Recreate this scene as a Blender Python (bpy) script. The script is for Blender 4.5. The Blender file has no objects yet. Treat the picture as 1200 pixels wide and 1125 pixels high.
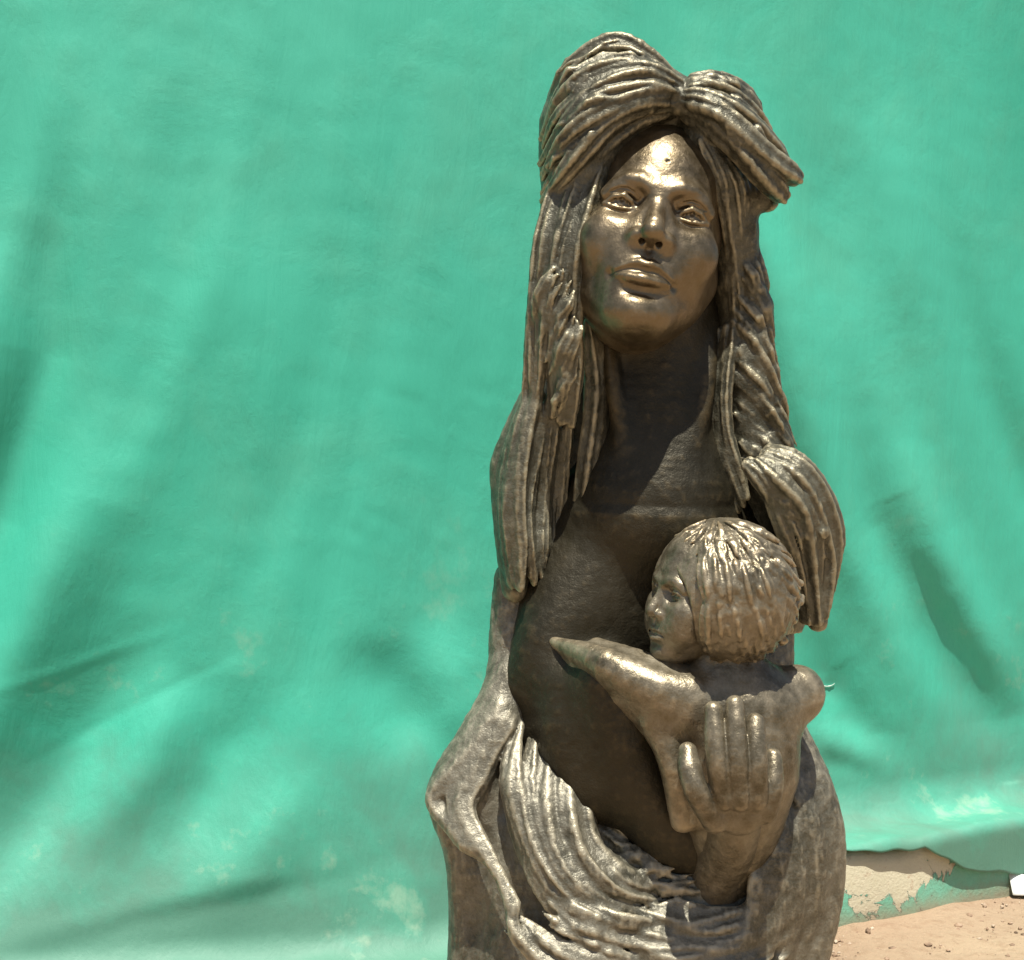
import bpy, math, random
import numpy as np
from mathutils import Vector

# ------------------------------------------------------------------ camera, sky, sun
S = 0.0008            # metres per sculpting unit
CAM_H = 0.60
scene = bpy.context.scene
col = scene.collection
cam_data = bpy.data.cameras.new('camera'); cam = bpy.data.objects.new('camera', cam_data); col.objects.link(cam)
cam.location = (0, -1.44, CAM_H); cam.rotation_euler = (math.radians(90), 0, 0)
cam_data.lens = 54; cam_data.sensor_width = 36; cam_data.clip_end = 200; cam_data.clip_start = 0.05
scene.camera = cam
SUN_EL, SUN_AZ = 72.5, -7.0      # elevation; degrees to the left of the camera's back
el, az = math.radians(SUN_EL), math.radians(SUN_AZ)
to_sun = Vector((-math.sin(az)*math.cos(el), -math.cos(az)*math.cos(el), math.sin(el)))
world = bpy.data.worlds.new('World'); scene.world = world; world.use_nodes = True
wn = world.node_tree.nodes; wl = world.node_tree.links
sky = wn.new('ShaderNodeTexSky'); sky.sky_type = 'NISHITA'; sky.sun_disc = False
sky.sun_elevation = el
sky.sun_rotation = math.atan2(to_sun.x, to_sun.y)
sky.dust_density = 2.0
bg = wn['Background']; bg.inputs['Strength'].default_value = 0.06
wl.new(sky.outputs['Color'], bg.inputs['Color'])
sun_d = bpy.data.lights.new('sun', 'SUN'); sun_d.energy = 5.0; sun_d.angle = math.radians(0.53); sun_d.color = (1.0, 0.95, 0.86)
sun = bpy.data.objects.new('sun', sun_d); col.objects.link(sun)
sun.rotation_euler = to_sun.to_track_quat('Z', 'Y').to_euler()
scene.view_settings.view_transform = 'Standard'; scene.view_settings.look = 'None'
scene.view_settings.exposure = 0.65; scene.view_settings.gamma = 1.0
scene.view_settings.use_curve_mapping = False

rng = np.random.RandomState(7)

# ------------------------------------------------------------------ helpers
def tag(o, label=None, cat=None, group=None, kind=None):
    for k, v in (('label', label), ('category', cat), ('group', group), ('kind', kind)):
        if v: o[k] = v
    return o

def mesh_object(name, verts, faces, mat, parent=None, smooth=True):
    me = bpy.data.meshes.new(name)
    verts = np.asarray(verts, dtype=np.float32); faces = np.asarray(faces, dtype=np.int32)
    me.vertices.add(len(verts)); me.vertices.foreach_set('co', verts.ravel())
    n = faces.shape[1]
    me.loops.add(faces.size); me.loops.foreach_set('vertex_index', faces.ravel())
    me.polygons.add(len(faces))
    me.polygons.foreach_set('loop_start', np.arange(0, faces.size, n, dtype=np.int32))
    me.polygons.foreach_set('use_smooth', np.full(len(faces), smooth))
    me.update(calc_edges=True); me.validate()
    o = bpy.data.objects.new(name, me); col.objects.link(o)
    me.materials.append(mat)
    if parent: o.parent = parent
    return o

def at(u, v, w=0.0):
    d = 1800.0 - w
    return np.array([(u-600)*d/1800.0, -w, (562-v)*d/1800.0])

BIG = 60.0
def smin(a, b, k):
    if k <= 0: return np.minimum(a, b)
    h = np.clip(0.5+0.5*(b-a)/k, 0, 1)
    return b+(a-b)*h-k*h*(1-h)

def resample(P, R, n):
    P = np.asarray(P, float); R = np.asarray(R, float); m = len(P)
    if m == 2:
        t = np.linspace(0, 1, n)[:, None]
        return P[0]*(1-t)+P[1]*t, R[0]*(1-t[:, 0])+R[1]*t[:, 0]
    Q = np.vstack([2*P[0]-P[1], P, 2*P[-1]-P[-2]])
    T = np.linspace(0, m-1, n); i = np.minimum(T.astype(int), m-2); f = (T-i)[:, None]
    p0, p1, p2, p3 = Q[i], Q[i+1], Q[i+2], Q[i+3]
    out = 0.5*((2*p1)+(-p0+p2)*f+(2*p0-5*p1+4*p2-p3)*f*f+(-p0+3*p1-3*p2+p3)*f**3)
    return out, np.interp(T, np.arange(m), R)

class Field:
    """signed distance grid, sculpted with smooth unions and cuts, meshed with surface nets"""
    def __init__(s, lo, hi, h):
        s.lo = np.asarray(lo, float); s.h = h
        s.n = np.ceil((np.asarray(hi)-s.lo)/h).astype(int)+1
        s.ax = [(s.lo[i]+h*np.arange(s.n[i])).astype(np.float32) for i in range(3)]
        s.d = np.full(s.n, BIG, np.float32)
    def sub(s, lo, hi):
        a = np.clip(np.floor((np.asarray(lo)-s.lo)/s.h).astype(int), 0, s.n)
        b = np.clip(np.ceil((np.asarray(hi)-s.lo)/s.h).astype(int)+1, 0, s.n)
        if np.any(b <= a): return None
        sl = tuple(slice(a[i], b[i]) for i in range(3))
        return sl, s.ax[0][sl[0]][:, None, None], s.ax[1][sl[1]][None, :, None], s.ax[2][sl[2]][None, None, :]
    def put(s, sl, e, k, op):
        if op > 0: s.d[sl] = smin(s.d[sl], e, k)
        else: s.d[sl] = -smin(-s.d[sl], e, k)
    def ell(s, c, r, k=0.0, op=1, M=None):
        c = np.asarray(c, float); r = np.asarray(r, float)
        pad = max(k, 2*s.h)+2*s.h
        ext = r+pad if M is None else np.sqrt(((np.asarray(M)*(r+pad)[None, :])**2).sum(1))
        g = s.sub(c-ext, c+ext)
        if g is None: return
        sl, X, Y, Z = g
        X = X-c[0]; Y = Y-c[1]; Z = Z-c[2]
        if M is not None:
            M = np.asarray(M)
            X, Y, Z = (X*M[0, i]+Y*M[1, i]+Z*M[2, i] for i in range(3))
        k0 = np.sqrt((X/r[0])**2+(Y/r[1])**2+(Z/r[2])**2)
        k1 = np.sqrt((X/r[0]**2)**2+(Y/r[1]**2)**2+(Z/r[2]**2)**2)+1e-6
        s.put(sl, (k0*(k0-1)/k1).astype(np.float32), k, op)
    def chain(s, P, R, k=0.0, op=1, n=None, nrm=None, flat=1.0, ribs=0, amp=0.0, phase=0.0, twist=0.0):
        P = np.asarray(P, float)
        R = np.full(len(P), R, float) if np.isscalar(R) else np.asarray(R, float)
        L = np.linalg.norm(np.diff(P, axis=0), axis=1).sum()
        if n is None: n = 2 if len(P) == 2 and ribs == 0 else int(np.clip(L/14, 5, 40))
        P, R = resample(P, R, n)
        pad = R.max()*(1+amp)+max(k, 2*s.h)+2*s.h
        g = s.sub(P.min(0)-pad, P.max(0)+pad)
        if g is None: return
        sl0 = g[0]
        E = np.full(tuple(x.stop-x.start for x in sl0), BIG, np.float32)
        base = [x.start for x in sl0]
        if nrm is not None: nrm = np.asarray(nrm, float)/np.linalg.norm(nrm)
        run = 0.0
        for a, b, ra, rb in zip(P[:-1], P[1:], R[:-1], R[1:]):
            pd = max(ra, rb)*(1+amp)+max(k, 2*s.h)+2*s.h
            g = s.sub(np.minimum(a, b)-pd, np.maximum(a, b)+pd)
            ab = b-a; l2 = float(ab@ab)+1e-9
            if g is None: run += l2**0.5; continue
            sl, X, Y, Z = g
            X = X-np.float32(a[0]); Y = Y-np.float32(a[1]); Z = Z-np.float32(a[2])
            t = np.clip((X*ab[0]+Y*ab[1]+Z*ab[2])/l2, 0, 1)
            qx = X-t*ab[0]; qy = Y-t*ab[1]; qz = Z-t*ab[2]
            q2 = qx*qx+qy*qy+qz*qz
            rr = ra+(rb-ra)*t
            if nrm is None:
                e = np.sqrt(q2)-rr
            else:
                T = ab/l2**0.5; nn = nrm-T*(nrm@T); nn /= np.linalg.norm(nn)+1e-9; B = np.cross(T, nn)
                qn = qx*nn[0]+qy*nn[1]+qz*nn[2]
                q = np.sqrt(np.maximum(q2-qn*qn, 0)+(qn/flat)**2)
                if ribs:
                    qb = qx*B[0]+qy*B[1]+qz*B[2]
                    th = np.arctan2(qb, qn/flat)
                    rr = rr*(1+amp*np.cos(ribs*th+phase+twist*(run+t*l2**0.5)))
                e = (q-rr)*(0.5+0.5*flat)
            s2 = tuple(slice(sl[i].start-base[i], sl[i].stop-base[i]) for i in range(3))
            E[s2] = np.minimum(E[s2], e)
            run += l2**0.5
        s.put(sl0, E, k, op)
    def loft(s, rows, k=0.0, p=2.2, op=1):
        """rows of (z, cx, cy, rx, ry), stacked super-ellipses"""
        rows = np.array(sorted(rows), float)
        z = s.ax[2]; m = (z >= rows[0, 0]) & (z <= rows[-1, 0]); i = np.nonzero(m)[0]
        if len(i) == 0: return
        z = z[i]; f = [np.interp(z, rows[:, 0], rows[:, j]).astype(np.float32)[None, None, :] for j in range(1, 5)]
        X = s.ax[0][:, None, None]; Y = s.ax[1][None, :, None]
        q = (np.abs((X-f[0])/f[2])**p+np.abs((Y-f[1])/f[3])**p)**(1/p)
        e = ((q-1)*np.minimum(f[2], f[3])).astype(np.float32)
        e = np.maximum(e, np.maximum(rows[0, 0]-z, z-rows[-1, 0])[None, None, :].astype(np.float32))
        s.put((slice(None), slice(None), slice(i[0], i[-1]+1)), e, k, op)
    def mesh(s):
        d = s.d; neg = d < 0
        nx, ny, nz = d.shape
        c = np.zeros((nx-1, ny-1, nz-1), np.int8)
        for i in (0, 1):
            for j in (0, 1):
                for k in (0, 1):
                    c += neg[i:nx-1+i, j:ny-1+j, k:nz-1+k]
        act = (c > 0) & (c < 8)
        I, J, K = np.nonzero(act)
        idx = np.full(act.shape, -1, np.int32); idx[I, J, K] = np.arange(len(I))
        corners = [(i, j, k) for i in (0, 1) for j in (0, 1) for k in (0, 1)]
        val = {q: d[I+q[0], J+q[1], K+q[2]] for q in corners}
        acc = np.zeros((len(I), 3)); cnt = np.zeros(len(I))
        for q in corners:
            for a in range(3):
                if q[a] == 0:
                    r = list(q); r[a] = 1; r = tuple(r)
                    va, vb = val[q], val[r]
                    x = (va < 0) != (vb < 0)
                    t = np.where(x, va/np.where(x, va-vb, 1), 0)
                    pt = np.tile(np.array(q, float), (len(I), 1)); pt[:, a] += t
                    acc += pt*x[:, None]; cnt += x
        V = np.stack([I, J, K], 1)+acc/cnt[:, None]
        V = s.lo+V*s.h
        F = []
        for a in range(3):
            b, c2 = (a+1) % 3, (a+2) % 3
            A = [slice(None)]*3; B = [slice(None)]*3
            A[a] = slice(0, d.shape[a]-1); B[a] = slice(1, d.shape[a])
            for q in (b, c2): A[q] = slice(1, d.shape[q]-1); B[q] = slice(1, d.shape[q]-1)
            n0 = neg[tuple(A)]; n1 = neg[tuple(B)]
            e = np.nonzero(n0 != n1); flip = n0[e]
            g = [e[0].copy(), e[1].copy(), e[2].copy()]
            g[b] = g[b]+1; g[c2] = g[c2]+1
            def cell(ob, oc):
                h = [x.copy() for x in g]; h[b] -= ob; h[c2] -= oc
                return idx[h[0], h[1], h[2]]
            quad = np.stack([cell(1, 1), cell(0, 1), cell(0, 0), cell(1, 0)], 1)
            quad[~flip] = quad[~flip][:, ::-1]
            F.append(quad)
        F = np.vstack(F)
        return V, F

def smooth_mesh(V, F, it=2, lam=0.5):
    n = len(V)
    e = np.vstack([F[:, [0, 1]], F[:, [1, 2]], F[:, [2, 3]], F[:, [3, 0]]])
    e = np.vstack([e, e[:, ::-1]])
    deg = np.bincount(e[:, 0], minlength=n)[:, None].clip(1)
    for _ in range(it):
        A = np.stack([np.bincount(e[:, 0], weights=V[e[:, 1], a], minlength=n) for a in range(3)], 1)
        V = V+lam*(A/deg-V)
    return V

def to_world(V):
    W = V*S; W[:, 2] += CAM_H
    return W

# ------------------------------------------------------------------ materials
class NT:
    def __init__(s, name):
        s.m = bpy.data.materials.new(name); s.m.use_nodes = True
        s.t = s.m.node_tree; s.b = s.t.nodes['Principled BSDF']
    def n(s, typ, **kw):
        x = s.t.nodes.new(typ)
        for k, v in kw.items():
            if k.startswith('_'): setattr(x, k[1:], v)
            else: x.inputs[k.replace('__', ' ')].default_value = v
        return x
    def l(s, a, b): s.t.links.new(a, b)
    def noise(s, vec, scale, detail=6, rough=0.6, dist=0.0):
        x = s.n('ShaderNodeTexNoise', Scale=scale, Detail=detail, Roughness=rough, Distortion=dist); s.l(vec, x.inputs['Vector']); return x.outputs['Fac']
    def ramp(s, fac, stops):
        x = s.t.nodes.new('ShaderNodeValToRGB'); r = x.color_ramp
        while len(r.elements) < len(stops): r.elements.new(0.5)
        for e, (p, c) in zip(r.elements, stops):
            e.position = p; e.color = (*c, 1) if not np.isscalar(c) else (c, c, c, 1)
        s.l(fac, x.inputs['Fac']); return x.outputs['Color']
    def mix(s, fac, a, b):
        x = s.t.nodes.new('ShaderNodeMix'); x.data_type = 'RGBA'
        for v, i in ((fac, 0), (a, 6), (b, 7)):
            if hasattr(v, 'is_linked'): s.l(v, x.inputs[i])
            elif i == 0: x.inputs[0].default_value = v
            else: x.inputs[i].default_value = (*v, 1)
        return x.outputs[2]
    def math(s, op, a, b=0.0, clamp=False):
        x = s.t.nodes.new('ShaderNodeMath'); x.operation = op; x.use_clamp = clamp
        for v, i in ((a, 0), (b, 1)):
            if hasattr(v, 'is_linked'): s.l(v, x.inputs[i])
            else: x.inputs[i].default_value = v
        return x.outputs[0]
    def bump(s, h, dist, strength=1.0, prev=None):
        x = s.n('ShaderNodeBump', Distance=dist, Strength=strength); s.l(h, x.inputs['Height'])
        if prev: s.l(prev, x.inputs['Normal'])
        return x.outputs['Normal']

def bronze(name, dark, mid, dust, dust_amt, rough, metal, bump_d, rub=None, rub_amt=0.0):
    t = NT(name)
    co = t.n('ShaderNodeTexCoord').outputs['Object']
    n1 = t.noise(co, 11, 6, 0.6); n2 = t.noise(co, 85, 5, 0.6); n3 = t.noise(co, 520, 3, 0.6)
    base = t.mix(t.ramp(n1, [(0.25, 0.0), (0.75, 1.0)]), dark, mid)
    base = t.mix(t.ramp(n2, [(0.35, 0.0), (0.85, 0.5)]), base, dark)
    dm = t.ramp(t.math('ADD', t.math('MULTIPLY', n2, 0.4), t.math('ADD', t.math('MULTIPLY', n3, 0.15), t.math('MULTIPLY', n1, 0.45))), [(0.36, 0.05), (0.66, 1.0)])
    dm = t.math('MULTIPLY', dm, dust_amt)
    rf = t.math('ADD', rough, t.math('MULTIPLY', n2, 0.22))
    if rub:   # raised edges worn bright by handling
        at_ = t.n('ShaderNodeAttribute', _attribute_name='relief')
        w = t.math('MULTIPLY', t.ramp(t.math('ADD', at_.outputs['Fac'], t.math('MULTIPLY', t.math('SUBTRACT', n2, 0.5), 0.8)), [(0.10, 0.0), (0.75, 1.0)]), rub_amt)
        base = t.mix(w, base, rub)
        rf = t.math('SUBTRACT', rf, t.math('MULTIPLY', w, 0.05))
    t.l(t.mix(dm, base, dust), t.b.inputs['Base Color'])
    t.l(t.math('SUBTRACT', metal, t.math('MULTIPLY', dm, metal)), t.b.inputs['Metallic'])
    t.l(rf, t.b.inputs['Roughness'])
    nb = t.bump(n3, bump_d*0.5, 0.55)
    nb = t.bump(n2, bump_d*1.6, 0.4, nb)
    t.l(nb, t.b.inputs['Normal'])
    return t.m

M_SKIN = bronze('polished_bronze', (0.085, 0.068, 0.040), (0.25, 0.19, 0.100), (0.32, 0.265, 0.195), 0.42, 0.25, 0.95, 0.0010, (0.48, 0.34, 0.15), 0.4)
M_SHADED = bronze('shade_darkened_bronze', (0.018, 0.017, 0.0105), (0.044, 0.036, 0.019), (0.065, 0.057, 0.036), 0.35, 0.38, 0.7, 0.0016, (0.17, 0.12, 0.05), 0.8)  # neck, chest and arm: shade under head and child painted as darker brown bronze
M_HAIR = bronze('dull_bronze', (0.019, 0.0205, 0.012), (0.056, 0.052, 0.031), (0.34, 0.32, 0.235), 0.44, 0.31, 0.58, 0.0022, (0.46, 0.40, 0.25), 0.7)
M_ROBE = bronze('patinated_bronze', (0.026, 0.0265, 0.017), (0.070, 0.065, 0.042), (0.42, 0.39, 0.30), 0.54, 0.32, 0.58, 0.0022, (0.48, 0.43, 0.30), 0.7)
M_CHILD = bronze('rubbed_bronze', (0.044, 0.038, 0.022), (0.15, 0.119, 0.064), (0.43, 0.385, 0.29), 0.50, 0.26, 0.75, 0.0014, (0.60, 0.46, 0.26), 0.6)

# ------------------------------------------------------------------ setting: ground, kerb, cloth
def wall_y(X):   # plan line of the kerb's front foot
    return np.interp(X, [-3, -1.2, -0.215, 0.10, 0.41, 0.58, 0.745, 1.2, 3], [-0.10, 0.14, 0.355, 0.475, 0.590, 0.68, 0.80, 1.10, 2.1])
def smooth1(f, X, w=0.08):
    return sum(f(X+o*w) for o in (-2, -1, 0, 1, 2))/5

def sand():
    t = NT('sandy_soil'); co = t.n('ShaderNodeTexCoord').outputs['Object']
    n1 = t.noise(co, 3, 6, 0.6); n2 = t.noise(co, 45, 8, 0.7); n3 = t.noise(co, 300, 4, 0.7)
    c = t.mix(t.ramp(n1, [(0.3, 0.0), (0.7, 1.0)]), (0.33, 0.225, 0.145), (0.43, 0.315, 0.205))
    c = t.mix(t.ramp(n2, [(0.50, 0.0), (0.72, 0.8)]), c, (0.27, 0.17, 0.10))
    c = t.mix(t.ramp(n3, [(0.60, 0.0), (0.75, 0.7)]), c, (0.52, 0.41, 0.29))
    t.l(c, t.b.inputs['Base Color']); t.b.inputs['Roughness'].default_value = 0.95
    nb = t.bump(n3, 0.003, 0.6); nb = t.bump(n2, 0.012, 0.7, nb); t.l(nb, t.b.inputs['Normal'])
    return t.m
M_SAND = sand()
xs = np.concatenate([np.linspace(-60, -3, 12), np.linspace(-2, 2, 140), np.linspace(3, 60, 12)])
ys = np.concatenate([np.linspace(-60, -2, 12), np.linspace(-1.4, 1.6, 110), np.linspace(2.5, 60, 12)])
GX, GY = np.meshgrid(xs, ys, indexing='ij')
near = np.exp(-(GX**2+GY**2)/4)
GZ = near*(0.004*np.sin(GX*9.1+GY*4)+0.003*np.sin(GX*23-GY*17)+0.0035*rng.randn(*GX.shape)*0.6)
ni, nj = GX.shape
ii, jj = np.meshgrid(np.arange(ni-1), np.arange(nj-1), indexing='ij')
gf = np.stack([ii*nj+jj, (ii+1)*nj+jj, (ii+1)*nj+jj+1, ii*nj+jj+1], -1).reshape(-1, 4)
ground = mesh_object('ground', np.stack([GX, GY, GZ], -1).reshape(-1, 3), gf, M_SAND)
tag(ground, kind='structure')

# kerb: low painted concrete plinth that the cloth hangs over
def kerb_mat():
    t = NT('peeling_green_paint'); co = t.n('ShaderNodeTexCoord').outputs['Object']
    sep = t.n('ShaderNodeSeparateXYZ'); t.l(co, sep.inputs[0])
    n1 = t.noise(co, 20, 8, 0.68, 0.6); n2 = t.noise(co, 70, 6, 0.7); n3 = t.noise(co, 240, 4, 0.6)
    green = t.mix(n2, (0.10, 0.36, 0.24), (0.20, 0.46, 0.33))
    green = t.mix(t.ramp(n1, [(0.45, 0.0), (0.7, 0.6)]), green, (0.22, 0.27, 0.19))
    cream = t.mix(n2, (0.46, 0.42, 0.28), (0.60, 0.56, 0.42))
    cream = t.mix(t.ramp(n2, [(0.58, 0.0), (0.66, 0.8)]), cream, (0.42, 0.33, 0.22))
    # paint has come off the top edge, most of it right of the statue
    zz = t.math('MULTIPLY', t.math('SUBTRACT', sep.outputs['Z'], 0.055), 5.0)
    xx = t.math('MULTIPLY', t.math('ABSOLUTE', t.math('SUBTRACT', sep.outputs['X'], 0.50)), -1.5)
    m = t.math('ADD', t.math('ADD', n1, zz), t.math('ADD', xx, 0.24))
    peel = t.ramp(m, [(0.56, 0.0), (0.58, 1.0)])
    c = t.mix(peel, green, cream)
    low = t.ramp(t.math('ADD', t.math('MULTIPLY', sep.outputs['Z'], 18.0), t.math('MULTIPLY', n2, 0.5)), [(0.30, 0.75), (0.75, 0.0)])
    c = t.mix(low, c, (0.30, 0.23, 0.15))
    t.l(c, t.b.inputs['Base Color']); t.b.inputs['Roughness'].default_value = 0.75
    nb = t.bump(n3, 0.002, 0.5); nb = t.bump(peel, -0.002, 1.0, nb); t.l(nb, t.b.inputs['Normal'])
    return t.m
KH = 0.098
kx = np.linspace(0.16, 1.6, 150); ky = smooth1(wall_y, kx)
prof = [(0.0, -0.05), (0.0, 0.0), (0.003, 0.03), (0.005, KH-0.02), (0.009, KH-0.006), (0.022, KH), (0.10, KH+0.003), (0.30, KH+0.005)]
kv = []
for x, y in zip(kx, ky):
    for dy, z in prof:
        kv.append((x, y+dy+0.0035*math.sin(x*31+z*40)*math.sin(x*13), z+0.003*math.sin(x*19+1)*(z > 0.05)+0.002*math.sin(x*57)*(z > 0.05)))
m = len(prof)
kf = [(i*m+j, (i+1)*m+j, (i+1)*m+j+1, i*m+j+1) for i in range(len(kx)-1) for j in range(m-1)]
kerb = mesh_object('kerb', kv, kf, kerb_mat())
tag(kerb, 'low concrete kerb with peeling green paint under the hanging cloth', 'kerb')

# the cloth -------------------------------------------------------------
def cloth_mat():
    t = NT('green_sheeting'); co = t.n('ShaderNodeTexCoord').outputs['Object']
    sep = t.n('ShaderNodeSeparateXYZ'); t.l(co, sep.inputs[0])
    n0 = t.noise(co, 1.6, 4, 0.5); n1 = t.noise(co, 6, 6, 0.6, 0.3); n2 = t.noise(co, 30, 6, 0.65); n3 = t.noise(co, 900, 2, 0.5)
    c = t.mix(t.ramp(n0, [(0.3, 0.0), (0.7, 1.0)]), (0.038, 0.39, 0.268), (0.062, 0.46, 0.33))
    c = t.mix(t.ramp(n1, [(0.46, 0.0), (0.75, 0.45)]), c, (0.09, 0.40, 0.27))
    # dust towards the hem, blotchy
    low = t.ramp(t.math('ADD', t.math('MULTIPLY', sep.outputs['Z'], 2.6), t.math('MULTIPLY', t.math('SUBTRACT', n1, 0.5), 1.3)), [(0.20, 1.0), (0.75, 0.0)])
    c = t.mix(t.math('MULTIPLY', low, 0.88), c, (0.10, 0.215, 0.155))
    st = t.ramp(t.math('ADD', t.math('MULTIPLY', n1, 0.6), t.math('MULTIPLY', n2, 0.4)), [(0.57, 0.0), (0.66, 1.0)])
    lowm = t.ramp(sep.outputs['Z'], [(0.25, 1.0), (0.62, 0.0)])
    c = t.mix(t.math('MULTIPLY', t.math('MULTIPLY', st, lowm), 0.32), c, (0.48, 0.50, 0.36))
    t.l(c, t.b.inputs['Base Color'])
    t.l(t.math('ADD', 0.52, t.math('MULTIPLY', n2, 0.25)), t.b.inputs['Roughness'])
    def wrinkle(rot, sc):
        mp = t.n('ShaderNodeMapping'); mp.inputs['Rotation'].default_value = (0, rot, 0); mp.inputs['Scale'].default_value = sc; t.l(co, mp.inputs['Vector'])
        return t.noise(mp.outputs[0], 1.0, 5, 0.6, 0.6)
    w1 = wrinkle(0.35, (26, 26, 4)); w2 = wrinkle(-0.6, (30, 30, 5)); w3 = wrinkle(1.25, (70, 70, 9))
    cr = t.math('ADD', t.math('ADD', w1, w2), t.math('MULTIPLY', t.math('MULTIPLY', w3, t.ramp(n1, [(0.45, 0.0), (0.62, 1.0)])), 0.6))
    nb = t.bump(n3, 0.0006, 0.35); nb = t.bump(cr, 0.010, 0.17, nb); nb = t.bump(n2, 0.002, 0.15, nb); t.l(nb, t.b.inputs['Normal'])
    return t.m

def seg_dist(X, Z, pts):
    best = np.full(X.shape, 1e9); side = np.zeros(X.shape); par = np.zeros(X.shape)
    tot = len(pts)-1
    for i, ((ax, az_), (bx, bz)) in enumerate(zip(pts[:-1], pts[1:])):
        dx, dz = bx-ax, bz-az_; l2 = dx*dx+dz*dz
        t = np.clip(((X-ax)*dx+(Z-az_)*dz)/l2, 0, 1)
        qx = X-ax-t*dx; qz = Z-az_-t*dz; d = np.hypot(qx, qz)
        mk = d < best
        best = np.where(mk, d, best); side = np.where(mk, np.sign(qx*dz-qz*dx), side); par = np.where(mk, (i+t)/tot, par)
    return best, side, par

# folds drawn on the cloth in picture positions (u, v): line, half width, height (px; + towards the viewer)
FOLDS = [
    ([(122, 150), (128, 290), (112, 430), (62, 600), (-10, 770), (-60, 900)], 24, -22),
    ([(70, 300), (60, 450), (10, 620)], 32, 12),
    ([(195, 470), (160, 580), (100, 720), (20, 880), (-60, 1000)], 30, 24),
    ([(240, 120), (248, 280), (262, 420)], 26, -5),
    ([(300, 250), (330, 420), (330, 600)], 40, 7),
    ([(215, 690), (165, 800), (110, 910), (40, 1010)], 27, -15),
    ([(260, 760), (225, 850), (170, 960)], 24, 11),
    ([(330, 760), (290, 870), (225, 1000)], 26, -13),
    ([(400, 860), (330, 960), (250, 1030)], 26, 8),
    ([(430, 720), (470, 800), (500, 880)], 28, -10),
    ([(505, 700), (535, 800), (560, 880)], 26, 9),
    ([(805, -60), (830, 100), (880, 230), (915, 330), (950, 470), (1010, 640), (1090, 770), (1230, 950), (1300, 1050)], 34, 27),
    ([(985, 430), (1040, 600), (1110, 740), (1230, 900), (1300, 1000)], 50, -26),
    ([(1080, 480), (1140, 640), (1230, 790), (1300, 900)], 34, 20),
    ([(1010, 120), (1005, 260), (1000, 400)], 50, -5),
    ([(1060, 60), (1075, 240), (1100, 420)], 40, 6),
    ([(960, 720), (985, 800), (1040, 880), (1120, 950)], 26, -13),
    ([(950, 860), (1010, 890), (1090, 930)], 17, 9),
    ([(960, 905), (1020, 920), (1100, 960)], 12, -7),
    ([(-20, 1095), (120, 1040), (250, 1012), (420, 985), (510, 955)], 9, -9),
    ([(-20, 1070), (120, 1022), (260, 995), (420, 968)], 12, 9),
    ([(200, 1125), (330, 1075), (430, 1040), (480, 985)], 10, -9),
    ([(250, 1125), (400, 1075), (520, 1010)], 14, 8),
    ([(0, 800), (130, 760), (300, 700)], 5, 3),
    ([(60, 880), (200, 800), (360, 720)], 5, -3),
    ([(985, 805), (992, 820), (995, 840)], 9, -12),
    ([(1100, 640), (1140, 720), (1200, 800)], 9, -3),
]
CW = 2.08
def px_xz(u, v): return ((u-600)/1800.0*CW, CAM_H-(v-562)/1800.0*CW)
nxg, nzg = 430, 460
cx = np.linspace(-1.35, 1.35, nxg)
tt = np.linspace(0, 1, nzg)
CXg, T = np.meshgrid(cx, tt, indexing='ij')
TOP = 1.75
LEDGE = KH+0.013
# right of the statue it bends over the kerb top; left of it it falls to the soil and trails on it
ledge = np.clip((cx-0.20)/0.16, 0, 1); ledge = ledge*ledge*(3-2*ledge)
hemR = np.interp(cx, [0.1, 0.33, 0.44, 0.57, 0.66, 0.74, 1.35], [0.09, 0.076, 0.070, 0.072, 0.128, 0.150, 0.16])
hemL = np.interp(cx, [-1.4, -0.6, -0.30, -0.22, -0.12, 0.3], [0.26, 0.25, 0.22, 0.12, 0.22, 0.20])
wob = 0.003*np.sin(cx*41)+0.006*np.sin(cx*23+1)+0.0012*np.sin(cx*141)
def bent(zf, Rb, flat, r2, hem):
    """drop to height zf with a bend of radius Rb, run flat, then over an edge of radius r2"""
    Lv = TOP-(zf+Rb); sarr = tt**0.85*(Lv+Rb*math.pi/2+hem)
    s1 = sarr-Lv; th = np.clip(s1/Rb, 0, math.pi/2); q = np.maximum(s1-Rb*math.pi/2, 0)
    e = np.clip((q-flat)/r2, 0, math.pi/2)
    y = -Rb*(1-np.cos(th))-np.minimum(q, flat)-r2*np.sin(e)
    z = np.where(s1 <= 0, TOP-sarr, zf+Rb*(1-np.sin(th)))-r2*(1-np.cos(e))-np.maximum(q-flat-r2*math.pi/2, 0)
    return y, z
path_y, path_z = [], []
for i in range(nxg):
    y1, z1 = bent(LEDGE, 0.055, 0.051, 0.016, max(hemR[i]+wob[i], 0.02))
    y0, z0 = bent(0.018, 0.035, 0.5, 0.016, max(hemL[i]+wob[i], 0.012))
    path_y.append(y0*(1-ledge[i])+y1*ledge[i]+(1-ledge[i])*-0.055*np.clip((0.4-z0)/0.4, 0, 1)**2); path_z.append(z0*(1-ledge[i])+z1*ledge[i])
PY = np.array(path_y); PZ = np.array(path_z)
front = smooth1(wall_y, cx)[:, None]
H = np.zeros_like(PZ)
ZZ = PZ
for pts, wd, hgt in FOLDS:
    q = [px_xz(u, v) for u, v in pts]
    d, sd, par = seg_dist(CXg, ZZ, q)
    wd_m = wd/1800*CW*1.25; h_m = math.copysign(min(abs(hgt), 0.22*wd if wd < 15 else 99), hgt)/1800*CW
    fade = np.clip(np.minimum(par, 1-par)*2.4, 0, 1); fade = fade*fade*(3-2*fade)
    asym = 1.0
    h_m *= 1.0 if wd >= 15 else 0.8
    H += h_m*fade*np.exp(-(d/(wd_m*asym))**2)
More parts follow.
